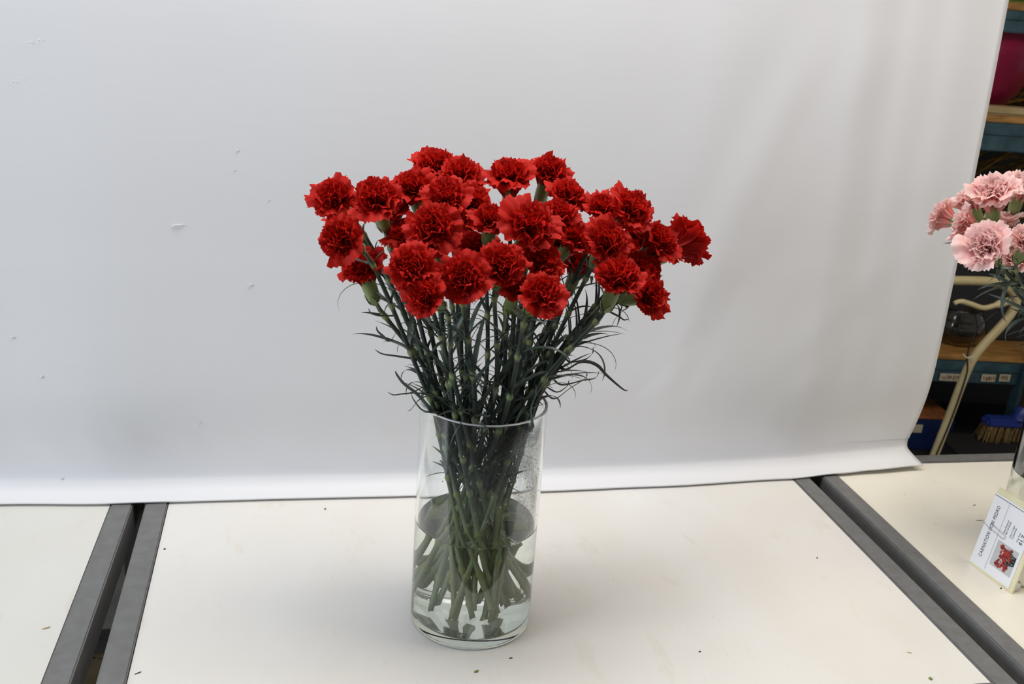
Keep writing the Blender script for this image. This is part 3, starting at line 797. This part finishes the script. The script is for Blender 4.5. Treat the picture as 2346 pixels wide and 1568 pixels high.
# magenta bucket on the upper shelf
c = atr(2232, 250, .20); bk = rk('plastic_bucket', 'tall magenta plastic bucket tapering down on the upper rack shelf', 'bucket')
zb0 = zu+.0215; top = atr(2320, 42, .10).z; Hb = top-zb0
V, Fc = lathe([(.0001, 0), (.066, 0), (.073, .006), (.112, Hb*.20), (.140, Hb*.45), (.156, Hb*.70), (.164, Hb*.86), (.165, Hb*.865), (.171, Hb*.87), (.171, Hb*.89), (.166, Hb*.90), (.168, Hb*.97), (.176, Hb*.98), (.176, Hb), (.168, Hb), (.150, Hb*.6), (.100, Hb*.18), (.064, .012), (.0001, .012)], 48)
mesh('body', V, Fc, M_magenta, bk); bk.location = RO+rx*c.x+ry*.20+Vector((0, 0, zb0))
V, Fc = tube([Vector((.176*math.cos(a), .176*math.sin(a), Hb*.93-.07*math.sin(a))) for a in [math.pi*k/16 for k in range(17)]], .003, 6); mesh('handle', V, Fc, M_chrome, bk)
# green tray above
gt = rk('plastic_tub', 'olive green plastic tub on the top rack shelf above magenta bucket', 'tub')
a = atr(2300, 22, .02); box('tub_body', (a.x-.05, .03, zt+.021), (a.x+.30, .30, zt+.15), M_green, gt, .01); box('tub_rim', (a.x-.055, .025, zt+.148), (a.x+.305, .305, zt+.158), M_green, gt, .003)
# pale board lying on upper shelf
pbd = rk('pale_board', 'pale worn wooden board lying on the upper rack shelf edge', 'board')
a = atr(2262, 262, .0); bb = box('plank', (a.x-.12, .004, zu+.0210), (a.x+.14, .075, zu+.044), M_woodgray, pbd, .006)
# dried stalk bundles
def bundle(name, label, x0, x1, z0, z1, dep, n, seed, tilt):
    e = rk(name, label, 'dried stalks'); r_ = random.Random(seed); parts = []
    for k in range(n):
        x = r_.uniform(x0, x1); z = r_.uniform(z0, z1); L = r_.uniform(.10, .22); a = tilt+r_.uniform(-.22, .22); y = dep+r_.uniform(-.05, .05)
        dv_ = Vector((math.cos(a), r_.uniform(-.1, .1), math.sin(a)))*L/2; p = Vector((x, y, z)); hz = max(z0+.002, 0)
        A_, B_ = p-dv_, p+dv_
        for q in (A_, B_): q.z = min(max(q.z, z0), z1+.05)
        rr = r_.uniform(.002, .006); parts.append(tube([A_, (A_+B_)/2+Vector((0, 0, .006)), B_], [rr, rr, rr*.6], 5))
    V, Fc = join(parts); stuff(mesh('stalk', V, Fc, M_stalk, e)); return e
a = atr(2240, 420, .25); b = atr(2346, 350, .25); zc = atr(2230, 545, .2).z
cr_ = rk('dark_crate', 'dark crate of dry stalks on the lower rack shelf', 'crate')
box('crate_body', (a.x-.20, .16, zl+.0215), (b.x+.14, .42, zc), M_dark, cr_, .004)
bundle('straw_bundle', 'heap of dry golden stalks in the dark crate behind pink carnations', a.x-.14, b.x+.10, zc+.003, zu-.11, .29, 110, 4, .42)
a = atr(2280, 235, .3); b = atr(2346, 140, .3)
bundle('straw_bundle', 'dry golden stalks behind the magenta bucket on the upper rack shelf', a.x-.05, b.x+.15, zu+.022, zu+.34, .36, 80, 9, .45)
# glass bowl on lower shelf
c = atr(2195, 795, .10); gb = rk('glass_bowl', 'smoky glass bowl standing on the lower wooden rack shelf', 'bowl')
V, Fc = lathe([(.0001, .0005), (.05, .0005), (.072, .02), (.082, .05), (.074, .085), (.058, .11), (.062, .118), (.059, .118), (.055, .11), (.071, .085), (.079, .05), (.069, .022), (.048, .004), (.0001, .004)], 36)
mesh('body', V, Fc, glass_mat('smoky_glass', tint=(.88, .85, .78)), gb); gb.location = RO+rx*c.x+ry*.12+Vector((0, 0, zl+.0210))
# blue crate on bottom shelf
zs = zb_+.0005
bx = rk('blue_box', 'blue box with rusty orange lid on the bottom rack shelf', 'box')
a = atr(2085, 1000, .05); b = atr(2182, 1000, .05); th = atr(2130, 962, .05).z
box('body', (a.x-.1, .05, zs), (b.x, .30, th), M_bluecrate, bx, .004); box('lid', (a.x-.1, .05, th), (b.x-.01, .30, th+.012), M_orange, bx, .003)
l = atr(2092, 982, .049); l2 = atr(2113, 982, .049); box('label_strip', (l.x-.03, .0485, l.z-.014), (l2.x, .0498, l.z+.014), M_label, bx)
# broom
bm_ = rk('broom', 'blue headed straw broom standing on the bottom rack shelf', 'broom')
a = atr(2254, 968, -.06); b = atr(2350, 955, -.06); zh = a.z; 
bx0 = a.x; box('broom_head', (bx0, -.085, zh-.008), (bx0+.20, -.035, zh+.020), M_blue, bm_, .008)
V, Fc = lathe([(.030, 0), (.022, .015), (.016, .04), (.0001, .042)], 16); hs = mesh('socket', V, Fc, M_blue, bm_); hs.location = (bx0+.115, -.06, zh+.019)
V, Fc = tube([(bx0+.115, -.06, zh+.05), (bx0+.14, -.045, zh+.9)], .0125, 12); mesh('handle', V, Fc, M_handle, bm_)
r_ = random.Random(6); parts = []
zbr = atr(2290, 1010, -.06).z
for k in range(420):
    x = r_.uniform(.004, .196); y = r_.uniform(-.082, -.038); fx = (x-.1)*1.06+.1+r_.uniform(-.006, .006)
    parts.append(tube([(bx0+x, y, zh-.006), (bx0+fx-.006, (y+.06)*1.4-.06+r_.uniform(-.004, .004), zbr+r_.uniform(0, .012))], [.0014, .0008], 3, False))
V, Fc = join(parts); stuff(mesh('bristle', V, Fc, M_bristle, bm_))
# low plinth that carries the broom and the cart's foot
pl_ = rk('floor_box', 'dark box on the floor under the broom', 'box'); box('body', (bx0-.12, -.20, 0), (bx0+.34, -.016, zbr-.006), M_dark, pl_, .004); box('lid', (bx0-.125, -.205, zbr-.006), (bx0+.345, -.012, zbr-.0005), M_dark, pl_, .002)
# cream tubular hand cart
YC = 1.25
ct = empty('hand_cart', (0, 0, 0)); tag(ct, 'cream tubular cart frame with a brake lever before the teal rack', 'cart')
tp = [at(2100, 642, YC), at(2180, 643, YC), at(2262, 645, YC), at(2296, 652, YC), at(2322, 672, YC), at(2326, 700, YC), at(2300, 740, YC), at(2254, 790, YC), at(2228, 824, YC), at(2206, 872, YC), at(2176, 952, YC), at(2142, 1040, YC)]
e1, e0 = tp[-1], tp[-2]; dn = (e1-e0).normalized(); kz = (e1.z-.012)/(-dn.z); tp.append(e1+dn*kz)
V, Fc = tube(spline(tp, 6), .0125, 14); mesh('frame_tube', V, Fc, M_cream_tube, ct)
l0 = [at(x, y, YC-.02) for x, y in [(2186, 696), (2200, 691), (2224, 697), (2252, 706), (2280, 700), (2312, 690)]]
V, Fc = tube(spline(l0, 5), [.0065]*6+[.0075]*15+[.011]*5, 10); mesh('brake_lever', V, Fc, M_cream_tube, ct)
V, Fc = tube(spline([at(x, y, YC-.016) for x, y in [(2312, 694), (2252, 740), (2226, 780), (2216, 818), (2214, 860), (2180, 960), (2144, 1045)]], 5), .0022, 6); mesh('brake_cable', V, Fc, M_dark, ct)
V, Fc = tube(spline([at(x, y, YC-.02) for x, y in [(2206, 812), (2212, 819), (2222, 820), (2230, 816)]], 4), .0022, 6); mesh('cable_ring', V, Fc, M_card, ct)
